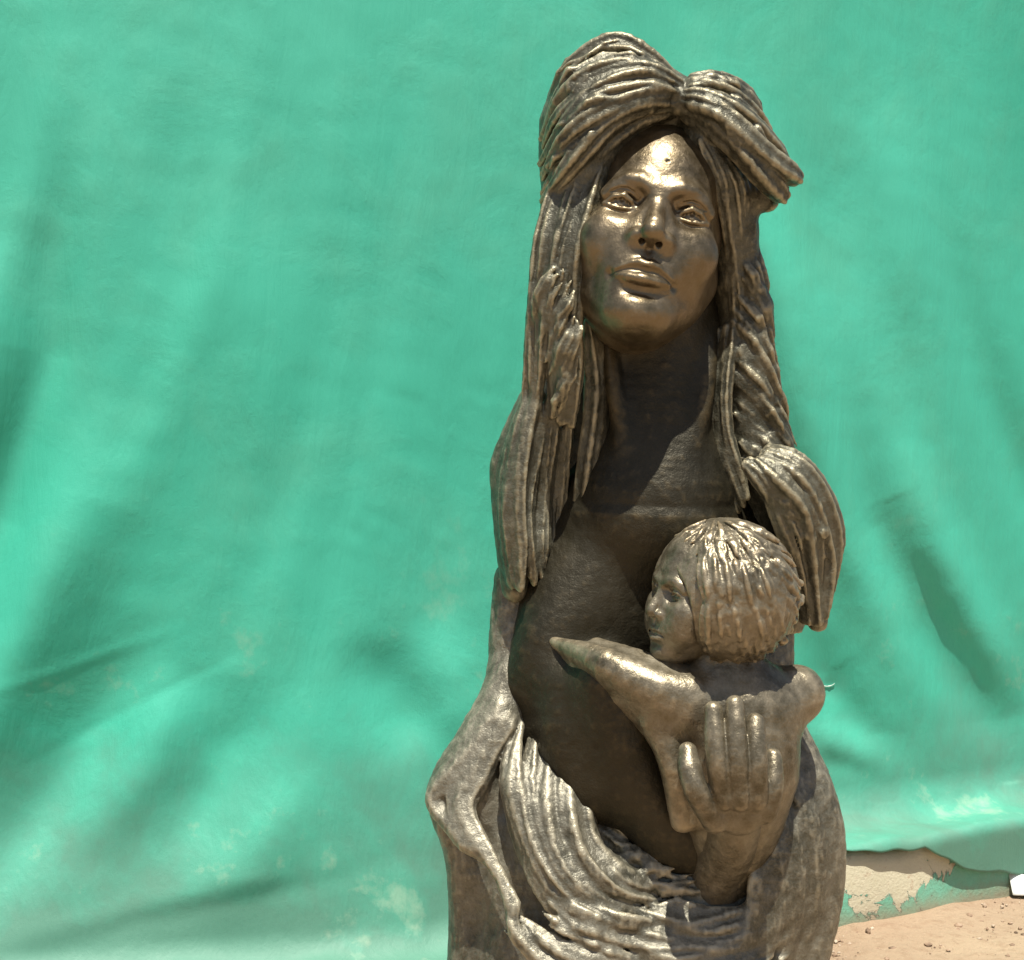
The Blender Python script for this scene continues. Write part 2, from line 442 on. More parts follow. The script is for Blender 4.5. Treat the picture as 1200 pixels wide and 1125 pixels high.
def vnoise(X, Z, scale, seed, sx=1.0):
    r = np.random.RandomState(seed); out = np.zeros_like(X)
    for _ in range(22):
        a = r.uniform(0, 2*math.pi); f = scale*r.uniform(0.6, 1.7)
        out += np.sin(X*sx*f*math.cos(a)+Z*f*math.sin(a)+r.uniform(0, 6.28))
    return out/22**0.5
H += 0.0040*vnoise(CXg, ZZ, 4, 1, 4.0)+0.0010*vnoise(CXg, ZZ, 12, 2, 4.0)+0.00016*vnoise(CXg, ZZ, 110, 3)
crk = np.exp(-(((CXg-px_xz(510, 475)[0])/0.11)**2+((ZZ-px_xz(510, 475)[1])/0.022)**2)) + np.exp(-(((CXg-px_xz(480, 615)[0])/0.12)**2+((ZZ-px_xz(480, 615)[1])/0.035)**2)) \
    + np.exp(-(((CXg-px_xz(1000, 900)[0])/0.09)**2+((ZZ-px_xz(1000, 900)[1])/0.05)**2))
H += crk*0.00035*vnoise(CXg, ZZ, 150, 4)
# long folds that spread out from the top centre towards the hem
td = np.clip((1.25-ZZ)/1.25, 0, 1.2)
fl = (CXg-0.08)/(1+1.3*td*td)
fr = np.random.RandomState(12)
for k0, a0 in ((22, 0.0050), (31, 0.0042), (43, 0.0032), (58, 0.0022), (85, 0.0011), (120, 0.0006)):
    ph = fr.uniform(0, 6.28); mod = 0.6+0.4*np.sin(ZZ*fr.uniform(2, 5)+CXg*fr.uniform(2, 5)+fr.uniform(0, 6))
    H += a0*(0.35+1.0*td)*mod*np.sin(k0*fl+ph+0.5*np.sin(ZZ*3+k0))
onl = np.clip((LEDGE*ledge[:, None]+0.12-PZ)/0.10, 0, 1)      # on the ledge the folds lie flat
amp = 1-0.75*onl
CY = front+0.115+PY-H*amp+(1-ledge[:, None])*np.clip((0.35-PZ)/0.35, 0, 1)*0.016*vnoise(CXg, ZZ*0.3, 14, 17)
CZ = PZ+np.clip(H, -0.002, 0.02)*0.5*onl*(PY < -0.01)+onl*(PY < -0.01)*0.002*vnoise(CXg, CY, 60, 9)
cv = np.stack([CXg, CY, CZ], -1).reshape(-1, 3)
ii, jj = np.meshgrid(np.arange(nxg-1), np.arange(nzg-1), indexing='ij')
cf = np.stack([ii*nzg+jj, ii*nzg+jj+1, (ii+1)*nzg+jj+1, (ii+1)*nzg+jj], -1).reshape(-1, 4)
hole = px_xz(991, 812)
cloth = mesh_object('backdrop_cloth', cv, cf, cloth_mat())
sol = cloth.modifiers.new('thickness', 'SOLIDIFY'); sol.thickness = 0.0012; sol.offset = -1
tag(cloth, 'creased green sheet hanging as a backdrop behind the bronze statue', 'cloth')

# pale frayed lip of the tear
lip = []; lf = []
NL = 26
for i in range(NL):
    t_ = i/(NL-1); a = math.pi*(1.05+0.85*t_); rr = 0.0085
    x, z = hole[0]+1.35*rr*math.cos(a), hole[1]+0.75*rr*math.sin(a)
    j = int(np.searchsorted(cx, x))-1; fx = (x-cx[j])/(cx[j+1]-cx[j]); top_ = PZ[j] > 0.2
    ya, yb = (np.interp(z, PZ[jj_][top_][::-1], CY[jj_][top_][::-1]) for jj_ in (j, j+1))
    y = ya*(1-fx)+yb*fx+0.0002; cur = 0.0022*math.sin(math.pi*t_)**0.6*(0.9+0.2*math.sin(i*0.9))+0.0001
    for c in range(6):
        th = 2*math.pi*c/6; lip.append((x, y-0.0008-cur*0.5*(1+math.cos(th)), z+cur*0.55*math.sin(th)))
    if i: lf += [((i-1)*6+c, i*6+c, i*6+(c+1) % 6, (i-1)*6+(c+1) % 6) for c in range(6)]
tl = NT('frayed_white_weave'); tl.b.inputs['Base Color'].default_value = (0.45, 0.58, 0.50, 1); tl.b.inputs['Roughness'].default_value = 0.8
lip_o = mesh_object('torn_edge', lip, lf, tl.m, cloth)
# wall that the sheet hangs against
tw = NT('grey_render'); co = tw.n('ShaderNodeTexCoord').outputs['Object']
nw = tw.noise(co, 14, 6, 0.6); tw.l(tw.mix(nw, (0.16, 0.17, 0.15), (0.26, 0.26, 0.23)), tw.b.inputs['Base Color']); tw.b.inputs['Roughness'].default_value = 0.9
wx = np.linspace(-1.6, 1.6, 60); wy = smooth1(wall_y, wx)+0.19
wvv = []
for x, y in zip(wx, wy):
    wvv += [(x, y, -0.05), (x, y, 1.9), (x, y+0.15, 1.9), (x, y+0.15, -0.05)]
wff = [(i*4+c, (i+1)*4+c, (i+1)*4+(c+1) % 4, i*4+(c+1) % 4) for i in range(59) for c in range(4)]
wall = mesh_object('wall', wvv, wff, tw.m, smooth=False)
tag(wall, 'plain grey rendered wall hidden behind the green sheet', 'wall')

# loose stones and a white scrap on the soil
rs0 = np.random.RandomState(31)
ico = [(0, 0, 1), (0.9, 0, 0.25), (0.28, 0.85, 0.3), (-0.75, 0.5, 0.2), (-0.7, -0.55, 0.3), (0.3, -0.9, 0.2), (0.75, 0.5, -0.5), (-0.3, 0.8, -0.5), (-0.9, 0, -0.45), (-0.3, -0.85, -0.5), (0.7, -0.5, -0.5), (0, 0, -0.8)]
icf = [(0, 1, 2), (0, 2, 3), (0, 3, 4), (0, 4, 5), (0, 5, 1), (1, 6, 2), (2, 7, 3), (3, 8, 4), (4, 9, 5), (5, 10, 1), (6, 7, 2), (7, 8, 3), (8, 9, 4), (9, 10, 5), (10, 6, 1), (11, 7, 6), (11, 8, 7), (11, 9, 8), (11, 10, 9), (11, 6, 10)]
pv, pf = [], []
for i in range(900):
    x = rs0.uniform(0.30, 0.95) if i < 760 else rs0.uniform(-0.6, 0.2)
    y = float(smooth1(wall_y, np.array([x]))[0])-abs(rs0.normal(0, 0.13))-0.003
    r = 0.0007+0.0032*rs0.rand()**4
    if i % 110 == 0: r = 0.006
    o = len(pv); sc = rs0.uniform(0.6, 1.3, 3)*r
    for c in ico: pv.append((x+c[0]*sc[0]+rs0.normal(0, r*0.1), y+c[1]*sc[1], 0.001+c[2]*sc[2]*0.7+r*0.3))
    pf += [tuple(q+o for q in f) for f in icf]
tp = NT('soil_stone'); co = tp.n('ShaderNodeTexCoord').outputs['Object']
tp.l(tp.ramp(tp.noise(co, 40, 3, 0.5), [(0.35, (0.10, 0.065, 0.04)), (0.5, (0.30, 0.20, 0.13)), (0.65, (0.48, 0.40, 0.30))]), tp.b.inputs['Base Color']); tp.b.inputs['Roughness'].default_value = 0.9
peb = mesh_object('loose_stones', pv, pf, tp.m, smooth=False)
tag(peb, 'small brown stones and crumbs scattered on the soil along the kerb', kind='stuff')
# scrap: a bent piece of white plastic lying on the kerb's edge
tsx, tsy = 11, 7; sv = []
sx0 = 0.735; sy0 = float(smooth1(wall_y, np.array([sx0]))[0])
for i in range(tsx):
    for j in range(tsy):
        u_, v_ = i/(tsx-1), j/(tsy-1)
        ed = 0.25*math.sin(u_*9)*(v_-0.5)
        sv.append((sx0-0.016+0.07*u_, sy0-0.026+0.022*v_+0.004*ed, 0.004+0.026*v_+0.004*math.sin(u_*5+v_*2)*v_+0.004*(u_-0.4)**2))
sf = [(i*tsy+j, (i+1)*tsy+j, (i+1)*tsy+j+1, i*tsy+j+1) for i in range(tsx-1) for j in range(tsy-1)]
ts_ = NT('white_plastic'); ts_.b.inputs['Base Color'].default_value = (0.78, 0.80, 0.76, 1); ts_.b.inputs['Roughness'].default_value = 0.45
scrap = mesh_object('plastic_scrap', sv, sf, ts_.m)
so = scrap.modifiers.new('thickness', 'SOLIDIFY'); so.thickness = 0.0012
tag(scrap, 'small crumpled white plastic scrap lying against the foot of the kerb', 'litter')

# ------------------------------------------------------------------ the bronze
def frame(yaw=0, pitch=0, roll=0):
    """columns a (picture right), b (up), c (out of the face)"""
    y, p, r = map(math.radians, (yaw, pitch, roll))
    c = np.array([-math.sin(y), -math.cos(y), 0.0]); b = np.array([0, 0, 1.0]); a = np.cross(b, c)
    c, b = c*math.cos(p)+b*math.sin(p), b*math.cos(p)-c*math.sin(p)
    a, b = a*math.cos(r)-b*math.sin(r), b*math.cos(r)+a*math.sin(r)
    return np.stack([a, b, c], 1)

def face(h, child=False):
    """a head in millimetres: a across, b up, c forward, origin between the eyes"""
    F = Field((-90, -150, -80), (90, 122, 58), h)
    E, C = F.ell, F.chain
    def both(fn, pts, *args, **kw):
        pts = np.asarray(pts, float)
        for sg in (1, -1):
            fn(pts*np.array([sg, 1, 1]), *args, **kw)
    E((0, 30, -66), (69, 84, 90))
    E((0, -30, -44), (57, 82, 65), k=24)
    fat = 1.25 if child else 1.0
    E((0, -95, -2), (24, 16, 18), k=22)
    both(C, [(52, -34, -58), (37, -67, -34), (13, -93, -8)], [12, 11, 12], k=28)
    both(E, (37, -31, -4), (22*fat, 21*fat, 18*fat), k=26)
    if child: both(E, (34, -58, -4), (25, 25, 21), k=18)
    # temples slightly hollow
    if not child: both(E, (72, 22, -5), (12, 22, 18), k=24, op=-1)
    # sockets, brows
    both(E, (29.5, -3, 23), (16.5, 12, 14), k=12, op=-1)
    both(E, (17, 2, 24), (8, 9, 9), k=8, op=-1)
    both(C, [(9, 13, 20.5), (22, 18.5, 20.5), (37, 17, 14), (47, 9, 5)], [3.2, 4.0, 3.4, 2.0], k=13)
    # eyeballs and lids
    both(E, (31.0, -1.5, 0.6), (12.4, 12.0, 12.8), k=2.5)
    both(C, [(18, -5, 10.8), (23, 0.0, 13.8), (30, 3.0, 15.2), (38, 1.5, 13.2), (45.5, -3.8, 7.6)], [1.2, 2.2, 2.7, 2.4, 1.4], k=2.6)
    both(C, [(18, -5.3, 10.8), (24, -7.2, 12.2), (31, -7.9, 12.8), (38.5, -7.0, 11.4), (45.5, -4.0, 7.6)], [1.0, 1.5, 1.7, 1.5, 1.0], k=3.0)
    both(C, [(18, 6, 14), (26, 11, 15.5), (36, 11, 13.5), (46, 5, 7)], [2.5, 4.0, 4.0, 3.0], k=4)
    both(C, [(17, 2.5, 15.5), (24, 7.8, 18.0), (33, 9.2, 17.8), (42, 5.8, 12.8)], [0.7, 1.0, 1.0, 0.7], k=1.2, op=-1)
    # iris ring and pupil cut into the eyeball
    for sg in (1, -1):
        ang = np.linspace(0, 2*math.pi, 17)
        ring = [(sg*31.0+5.6*math.cos(q), -1.2+5.6*math.sin(q), 12.9) for q in ang]
        C(ring, 0.6, k=1.0, op=-1, n=24)
        E((sg*31.0, -0.6, 14.2), (2.2, 2.2, 2.0), k=0.8, op=-1)
    # nose
    C([(0, 14, 17), (0, 0, 20), (0, -14, 26), (0, -28, 32), (0, -34.5, 33.5)], [6.5, 6.0, 7.0, 9.0, 10.2], k=7)
    both(C, [(7, -4, 15), (11, -22, 16), (13, -36, 18)], [5, 6.5, 7], k=8)
    both(E, (12.2, -37.5, 23), (8.2, 7.4, 10.5), k=5)
    E((0, -50.0, 31), (16, 5.5, 9), k=5, op=-1)
    both(C, [(6.8, -48, 29.5), (7.2, -38, 27)], [4.3, 3.5], k=1.0, op=-1)
    # muzzle, lips
    E((0, -60, 5), (29, 25, 18.5), k=16)
    C([(0, -48, 25), (0, -57, 27)], [2.4, 3.0], k=3.5, op=-1)
    both(C, [(-1, -62.5, 24.8), (7, -60.5, 24.6), (16, -64.1, 20.8), (26, -69.2, 13.2)], [3.3, 3.5, 2.7, 1.4], k=3.5)
    both(C, [(-1, -75.2, 23.4), (8, -75.0, 22.6), (16, -73.0, 19.4), (25, -70.0, 13.4)], [4.8, 4.6, 3.4, 1.5], k=3.5)
    both(C, [(-1, -67.6, 29.0), (9, -66.8, 27.4), (18, -68.2, 22.6), (28, -70.6, 14.0)], [3.3, 3.1, 2.3, 1.5], k=1.6, op=-1)
    if not child: both(E, (29, -71, 13.5), (2.5, 3, 3.5), k=5, op=-1)
    E((0, -86.0, 22.5), (15, 4.0, 6.5), k=9, op=-1)
    E((0, -99, 9), (14, 11, 10), k=12)
    if not child: E((1, 40, 24.2), (1.5, 1.3, 2.2), k=1.2, op=-1)
    V, Q = F.mesh()
    return smooth_mesh(V, Q, 1, 0.4), Q

def place(V, M, scale, origin):
    return (V*scale)@M.T+origin

statue = bpy.data.objects.new('bronze_statue', None); col.objects.link(statue)
statue.location = (0.10, 0, 0)
tag(statue, 'tall bronze sculpture of a long-haired woman holding a child, standing before green cloth', 'statue')
from mathutils import noise as mnoise
def roughen(V, amp):
    out = np.array([mnoise.noise(v/13.0)+0.6*mnoise.noise(v/5.5)+(0.0 if amp < 0.44 else 1.1*mnoise.noise(Vector((v.x/4.2, v.y/4.2, v.z/17.0)))) for v in map(Vector, V.tolist())])
    return out*amp
def part(name, shells, mat, rough=0.0):
    Vs, Fs, Rl, o = [], [], [], 0
    for si, (V, F) in enumerate(shells):
        ra = rough[si] if isinstance(rough, list) else rough
        n = np.zeros_like(V); fn = np.cross(V[F[:, 2]]-V[F[:, 0]], V[F[:, 3]]-V[F[:, 1]])
        for c in range(4):
            for a_ in range(3): n[:, a_] += np.bincount(F[:, c], weights=fn[:, a_], minlength=len(V))
        n /= np.linalg.norm(n, axis=1, keepdims=True)+1e-9
        if ra: V = V+n*roughen(V, ra)[:, None]
        Rl.append(((V-smooth_mesh(V, F, 14, 0.6))*n).sum(1)/1.6)
        Vs.append(to_world(V)); Fs.append(F+o); o += len(V)
    V = np.vstack(Vs); V[:, 0] -= statue.location.x
    o = mesh_object(name, V, np.vstack(Fs), mat[0] if isinstance(mat, list) else mat, statue)
    at_ = o.data.attributes.new('relief', 'FLOAT', 'POINT'); at_.data.foreach_set('value', np.concatenate(Rl).astype(np.float32))
    if isinstance(mat, list):
        for m_ in mat[1:]: o.data.materials.append(m_)
        o.data.polygons.foreach_set('material_index', np.concatenate([np.full(len(F), min(i, len(mat)-1), np.int32) for i, (V_, F) in enumerate(shells)]))
    return o

def A(pts): return [at(*p) for p in pts]
AX = np.array([150.0, 30.0, 0.0])      # vertical axis of the figure (x, y)
def outward(P):
    m = np.mean(np.asarray(P), 0)-AX; m[2] = 0
    m[1] -= 40
    return m/np.linalg.norm(m)

# ---- the woman: head, neck, chest, hand
HEAD_O = at(768, 250, 58)
HEAD_M = frame(yaw=-2, pitch=17, roll=12.5)
hv, hf = face(0.85)
head_shell = (place(hv, HEAD_M, 1.30, HEAD_O), hf)

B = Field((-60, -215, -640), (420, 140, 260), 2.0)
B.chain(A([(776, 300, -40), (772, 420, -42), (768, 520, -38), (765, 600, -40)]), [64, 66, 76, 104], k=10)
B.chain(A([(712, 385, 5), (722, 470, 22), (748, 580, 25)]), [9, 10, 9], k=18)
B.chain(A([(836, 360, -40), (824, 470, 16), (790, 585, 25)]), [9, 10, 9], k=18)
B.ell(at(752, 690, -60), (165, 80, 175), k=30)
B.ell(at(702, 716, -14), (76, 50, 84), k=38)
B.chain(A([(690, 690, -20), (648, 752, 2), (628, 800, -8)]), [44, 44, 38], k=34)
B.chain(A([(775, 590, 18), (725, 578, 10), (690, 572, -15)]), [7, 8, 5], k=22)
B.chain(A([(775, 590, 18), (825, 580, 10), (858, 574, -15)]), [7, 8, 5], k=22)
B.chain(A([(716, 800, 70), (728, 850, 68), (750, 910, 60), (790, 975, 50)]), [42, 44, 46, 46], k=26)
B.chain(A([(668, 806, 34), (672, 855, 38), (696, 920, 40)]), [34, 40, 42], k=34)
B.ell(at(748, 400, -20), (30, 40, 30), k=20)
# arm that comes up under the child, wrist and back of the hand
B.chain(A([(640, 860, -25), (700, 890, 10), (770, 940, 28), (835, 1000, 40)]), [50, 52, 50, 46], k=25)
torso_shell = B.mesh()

# the hand, fingers up, on the child's back
G = Field(at(765, 1085, 200)-np.array([0, 20, 10]), at(935, 790, 60)+np.array([10, 30, 10]), 1.1)
G.chain(A([(830, 1060, 36), (842, 1015, 60), (856, 984, 98), (864, 948, 138)]), [40, 38, 32, 28], k=10)
G.ell(at(866, 938, 158), (36, 19, 36), k=6)
def finger(pts, r, k=3.5):
    G.chain(A([(a_, b_, c_+5) for a_, b_, c_ in pts]), r, k=k, n=16)
    return
    p = np.array(A(pts)); tip = p[0]
    # nail: a shallow flat cut
    G.ell(tip+np.array([0, -r[0]*1.02, 2.0]), (r[0]*0.6, 1.2, r[0]*0.7), k=2.5, op=-1)
    mid = p[1]; G.chain([mid+np.array([-r[1], -r[1]*0.85, 0]), mid+np.array([r[1], -r[1]*0.85, 0])], 0.3, k=3.0, op=-1)
finger([(836, 832, 164), (837, 860, 172), (841, 897, 177), (847, 937, 168)], [10, 11.2, 11.6, 12])
finger([(861, 825, 163), (862, 854, 172), (864, 895, 178), (867, 937, 170)], [10, 11, 12, 12.5])
finger([(885, 846, 160), (886, 870, 169), (887, 903, 174), (887, 937, 166)], [10, 11, 11.8, 12.5])
finger([(906, 886, 150), (907, 904, 157), (905, 928, 161), (898, 952, 154)], [8.8, 10, 11, 12])
finger([(806, 880, 156), (808, 900, 166), (817, 928, 172), (838, 960, 156)], [10, 13, 13.5, 15])
for p, r in (((848, 934, 178), 6), ((866, 932, 182), 6), ((886, 934, 177), 6), ((897, 946, 168), 5)):
    G.ell(at(*p), (r*1.2, r, r*1.3), k=6)
hand_shell = G.mesh()
part('woman_figure', [head_shell, torso_shell, hand_shell], [M_SKIN, M_SHADED, M_CHILD], [0.25, 0.43, 0.4])

# ---- the woman's hair
HR = Field((-45, -150, -215), (400, 165, 556), 1.9)
def lock(F, pts, r, flat=0.75, ribs=5, amp=0.13, k=3.0, rs=rng, nrm=None, taper=(0.45, 0.4)):
    P = np.array(pts, float)
    n = len(P); t = np.linspace(0, 1, n)
    R = r*np.minimum(1, np.minimum(taper[0]+t*3.2, taper[1]+(1-t)*2.2))
    F.chain(P, R, k=k, nrm=outward(P) if nrm is None else nrm, flat=flat, ribs=ribs, amp=amp, phase=rs.uniform(0, 6.28), twist=rs.uniform(-0.02, 0.02))
def sheet(F, guides, n, r, jit=6.0, seed=1, length=(1.0, 1.0), push=0.0, vary=0.4, **kw):
    rs = np.random.RandomState(seed)
    g = np.array([[at(*p) for p in gg] for gg in guides]); m = g.shape[1]
    for i in range(n):
        t = (i+rs.uniform(0.15, 0.85))/n*(len(g)-1)
        a = min(int(t), len(g)-2); f = t-a
        P = g[a]*(1-f)+g[a+1]*f
        Pd, _ = resample(P, np.ones(m), 24)
        l = rs.uniform(*length); s0 = rs.uniform(0, 1-l) if l < 1 else 0
        tt_ = np.linspace(s0, s0+l, 9); Pd = np.stack([np.interp(tt_, np.linspace(0, 1, 24), Pd[:, c]) for c in range(3)], 1)
        ph = rs.uniform(0, 6.28, 3); fr = rs.uniform(1.5, 4, 3); am = rs.uniform(0.4, 1, 3)*jit*np.array([0.55, 0.6, 0.55])
        tq = np.linspace(0, 1, 9)[:, None]
        Pd = Pd+am*np.sin(fr*tq*3.0+ph)+outward(Pd)*(push+rs.uniform(-1, 1)*vary*r)
        rr = r*rs.uniform(0.7, 1.3)
        lock(F, Pd, rr, rs=rs, **kw)

def rows(data, wb, wf, inset=0):
    out = []
    for v, uL, uR in data:
        b = np.interp(v, *zip(*wb)) if not np.isscalar(wb) else wb
        f = np.interp(v, *zip(*wf)) if not np.isscalar(wf) else wf
        l = at(uL+inset, v, (b+f)/2); r = at(uR-inset, v, (b+f)/2)
        out.append((l[2], (l[0]+r[0])/2, -(b+f)/2, (r[0]-l[0])/2, (f-b)/2))
    return out
SIL = [(50, 700, 745), (70, 655, 775), (100, 640, 820), (140, 626, 880), (180, 625, 890), (220, 628, 885), (260, 626, 872), (300, 624, 868), (350, 624, 886), (400, 618, 896),
       (450, 614, 902), (500, 602, 918), (545, 582, 935), (600, 582, 962), (650, 585, 968), (700, 588, 962), (740, 590, 945)]
HR.loft(rows(SIL, [(50, -60), (120, -125), (300, -140), (740, -135)], [(50, -20), (110, 15), (200, 10), (300, -15), (400, -22), (560, -25), (740, -40)], 6), p=2.4)
# crown: swept up from the parting to the left and over to the right
HR.ell(at(712, 130, 0), (66, 50, 58), k=20, M=frame(roll=-25)[:, [0, 2, 1]])
HR.chain(A([(712, 150, 25), (680, 215, 24), (658, 262, 20)]), [28, 28, 22], k=14)
HR.chain(A([(828, 165, 18), (858, 240, 0), (864, 330, -18)]), [28, 28, 26], k=14)
HR.chain(A([(868, 330, -26), (874, 420, -22), (886, 520, -20)]), [26, 29, 31], k=12)
HR.ell(at(845, 152, 0), (48, 48, 38), k=20, M=frame(roll=30)[:, [0, 2, 1]])
crownL = [
    [(785, 84, 10), (745, 54, 12), (708, 48, 6), (666, 78, -10), (646, 116, -45)],
    [(790, 92, 30), (748, 68, 38), (702, 74, 36), (660, 104, 22), (640, 146, -22)],
    [(792, 102, 42), (755, 88, 56), (706, 100, 56), (660, 132, 40), (636, 174, -8)],
    [(793, 112, 40), (758, 110, 56), (712, 124, 62), (666, 160, 50), (637, 204, 4)],
    [(793, 119, 32), (760, 124, 46), (716, 145, 54), (670, 188, 50), (638, 238, 10)],
    [(790, 124, 24), (758, 133, 36), (716, 158, 44), (676, 204, 46), (642, 262, 16)],
]
sheet(HR, crownL, 13, 10.0, jit=7, seed=3, flat=1.15, ribs=4, amp=0.16, k=1.6, taper=(0.5, 0.3), vary=0.9)
sheet(HR, crownL, 20, 5.5, jit=12, seed=5, length=(0.35, 0.7), flat=1.3, ribs=3, amp=0.12, k=1.5, taper=(0.2, 0.15), push=7)
crownR = [
    [(798, 104, 20), (825, 90, 22), (850, 90, 12), (872, 106, 0), (884, 132, -15)],
    [(799, 106, 34), (828, 102, 42), (858, 114, 36), (880, 138, 16), (896, 166, 0)],
    [(799, 114, 46), (830, 122, 60), (866, 146, 56), (900, 180, 38), (924, 202, 20)],
    [(799, 122, 38), (830, 135, 56), (866, 164, 62), (902, 196, 48), (926, 214, 26)],
    [(800, 129, 30), (832, 146, 50), (866, 176, 60), (896, 212, 50), (912, 234, 30)],
]
sheet(HR, crownR, 9, 9.5, jit=5, seed=8, flat=1.15, ribs=4, amp=0.16, k=1.4, taper=(0.5, 0.75), vary=0.85)
sheet(HR, crownR, 13, 5.0, jit=9, seed=9, length=(0.35, 0.7), flat=1.3, ribs=3, amp=0.12, k=1.5, taper=(0.2, 0.15), push=7)
HR.chain(A([(795, 98, 26), (796, 112, 42), (795, 126, 40)]), [8, 9, 9], k=7)
HR.chain(A([(812, 205, 5), (860, 225, 5), (900, 236, 5)]), [26, 24, 12], k=12)
# underside of the right lobe and the hair behind the right cheek
sheet(HR, [[(822, 165, 44), (846, 210, 36), (856, 270, 20), (862, 330, 4), (868, 400, 0)],
           [(868, 200, 34), (878, 232, 22), (872, 280, 2), (880, 330, -14), (892, 400, -20)]], 9, 7.5, jit=4, seed=11, ribs=4, amp=0.16, k=1.5, vary=0.6)
# hair framing the left of the face and falling to the chest
sheet(HR, [[(662, 185, 28), (636, 275, 36), (628, 330, 30), (622, 400, 22), (616, 470, 15)],
           [(680, 185, 36), (654, 280, 50), (642, 340, 46), (634, 410, 34), (626, 480, 22)],
           [(700, 190, 42), (674, 285, 57), (662, 350, 52), (655, 420, 42), (650, 490, 28)],
           [(712, 196, 42), (686, 295, 55), (678, 360, 48), (676, 430, 38), (672, 500, 22)]], 15, 8.0, jit=6, seed=21, ribs=4, amp=0.18, k=2.0, flat=1.1, vary=0.85)
sheet(HR, [[(650, 300, 62), (632, 340, 50), (622, 380, 36)], [(668, 330, 66), (650, 370, 58), (634, 410, 44)], [(680, 370, 64), (662, 420, 56), (640, 470, 38)], [(684, 400, 56), (664, 450, 48), (650, 500, 34)]],
      14, 6.5, jit=6, seed=23, length=(0.6, 0.9), ribs=5, amp=0.15, k=2.5, taper=(0.35, 0.2))
sheet(HR, [[(620, 450, 10), (602, 510, 8), (590, 560, 5), (592, 630, 8), (598, 695, 12)],
           [(630, 450, 20), (612, 520, 24), (604, 580, 26), (606, 640, 26), (608, 690, 24)],
           [(646, 460, 22), (632, 530, 10), (626, 590, 5), (628, 640, 12), (634, 680, 10)],
           [(672, 470, 12), (664, 540, -15), (658, 600, -25), (652, 660, -25), (648, 700, -25)]], 16, 10, jit=4, seed=25, ribs=6, amp=0.12, k=6, flat=0.6, vary=0.25, length=(0.82, 1.0))
HR.chain(A([(624, 470, -10), (597, 540, -20), (597, 575, -20), (602, 640, -10), (604, 690, -10)]), [18, 22, 22, 22, 16], k=10)
sheet(HR, [[(690, 380, 22), (694, 450, 14), (690, 540, 2), (678, 640, -8), (664, 720, -14)], [(712, 390, -4), (716, 460, -10), (708, 550, -10), (694, 640, -14), (680, 720, -20)]], 7, 11, jit=4, seed=27, ribs=5, amp=0.14, k=6, flat=0.8, vary=0.3)
sheet(HR, [[(858, 380, 4), (852, 450, 8), (856, 520, 10), (876, 580, 14)], [(842, 390, -20), (838, 460, -14), (842, 530, -8), (862, 600, -4)]], 6, 9, jit=4, seed=28, ribs=5, amp=0.14, k=5, flat=0.8, vary=0.3)
# right side: feathered locks stepping outwards
for j in range(15):
    v0 = 292+j*17.5; u0 = np.interp(v0, [290, 400, 560], [856, 852, 862]); v1 = v0+rng.uniform(58, 80)
    u1 = np.interp(v1, [330, 360, 400, 460, 500, 550, 600], [886, 895, 905, 909, 920, 936, 950])+rng.uniform(-2, 5)
    sheet(HR, [[(u0+20, v0-22, -16), ((u0+u1)/2+16, (v0+v1)/2-18, -10), (u1+1, v1-8, -26)], [(u0+2, v0+2, 2), ((u0+u1)/2+2, (v0+v1)/2, 10), (u1-8, v1+6, -6)]],
          4, 6.2, jit=3, seed=140+j, ribs=3, amp=0.16, k=1.8, taper=(0.45, 0.15), flat=1.2, vary=0.9, push=1)
# the lower clump that rolls over the shoulder
sheet(HR, [[(905, 525, 20), (940, 545, 22), (966, 580, 8), (980, 630, -10), (968, 690, -15)],
           [(893, 535, 36), (926, 556, 44), (952, 592, 34), (966, 650, 16), (960, 720, 5)],
           [(880, 545, 46), (906, 566, 54), (930, 602, 46), (944, 660, 26), (950, 730, 14)],
           [(874, 548, 44), (894, 578, 48), (908, 620, 38), (922, 670, 20), (938, 725, 8)]], 12, 9.0, jit=5, seed=61, ribs=4, amp=0.16, k=1.6, flat=1.15, taper=(0.6, 0.5), vary=0.85)
sheet(HR, [[(930, 560, 50), (958, 600, 42), (970, 650, 22)], [(900, 575, 54), (930, 625, 46), (950, 690, 30)]], 9, 6, jit=8, seed=63, length=(0.4, 0.7), ribs=4, amp=0.15, k=2.5, taper=(0.3, 0.2))
HR.chain(A([(920, 560, -20), (955, 620, -30), (955, 690, -30), (958, 728, -20)]), [32, 28, 20, 12], k=10)
hair_shell = HR.mesh()
part('hair', [hair_shell], M_HAIR, 0.48)

# ---- the child
CO = at(789, 692, 110); CM = frame(yaw=66, pitch=6, roll=6)
cv_, cf_ = face(1.15, True)
child_head = (place(cv_, CM, 0.70, CO), cf_)
K = Field(at(585, 1075, 0)-np.array([10, 190, 20]), at(985, 735, 0)+np.array([20, 30, 25]), 1.8)
K.chain(A([(868, 840, 85), (864, 900, 90), (854, 980, 58), (840, 1045, 25)]), [66, 68, 54, 42], k=20)
K.chain(A([(800, 830, 108), (868, 832, 92), (935, 816, 76)]), [32, 42, 27], k=26)
K.ell(at(936, 808, 76), (24, 26, 26), k=18)
K.chain(A([(800, 840, 100), (745, 816, 94), (700, 792, 66), (665, 775, 30)]), [30, 28, 24, 18], k=36)
K.chain(A([(800, 815, 122), (765, 806, 126), (715, 780, 110), (686, 765, 84), (662, 756, 58), (640, 748, 34)]), [28, 24, 19, 13, 8, 4], k=22)
K.chain(A([(846, 770, 90), (856, 810, 90)]), [40, 48], k=18)
K.chain(A([(700, 756, 66), (738, 770, 96), (785, 787, 110)]), [9, 12, 13], k=14)
K.chain(A([(770, 850, 120), (790, 900, 128), (800, 960, 118)]), [14, 16, 14], k=20)
part('child_figure', [child_head, K.mesh()], M_CHILD, [0.4, 0.43])

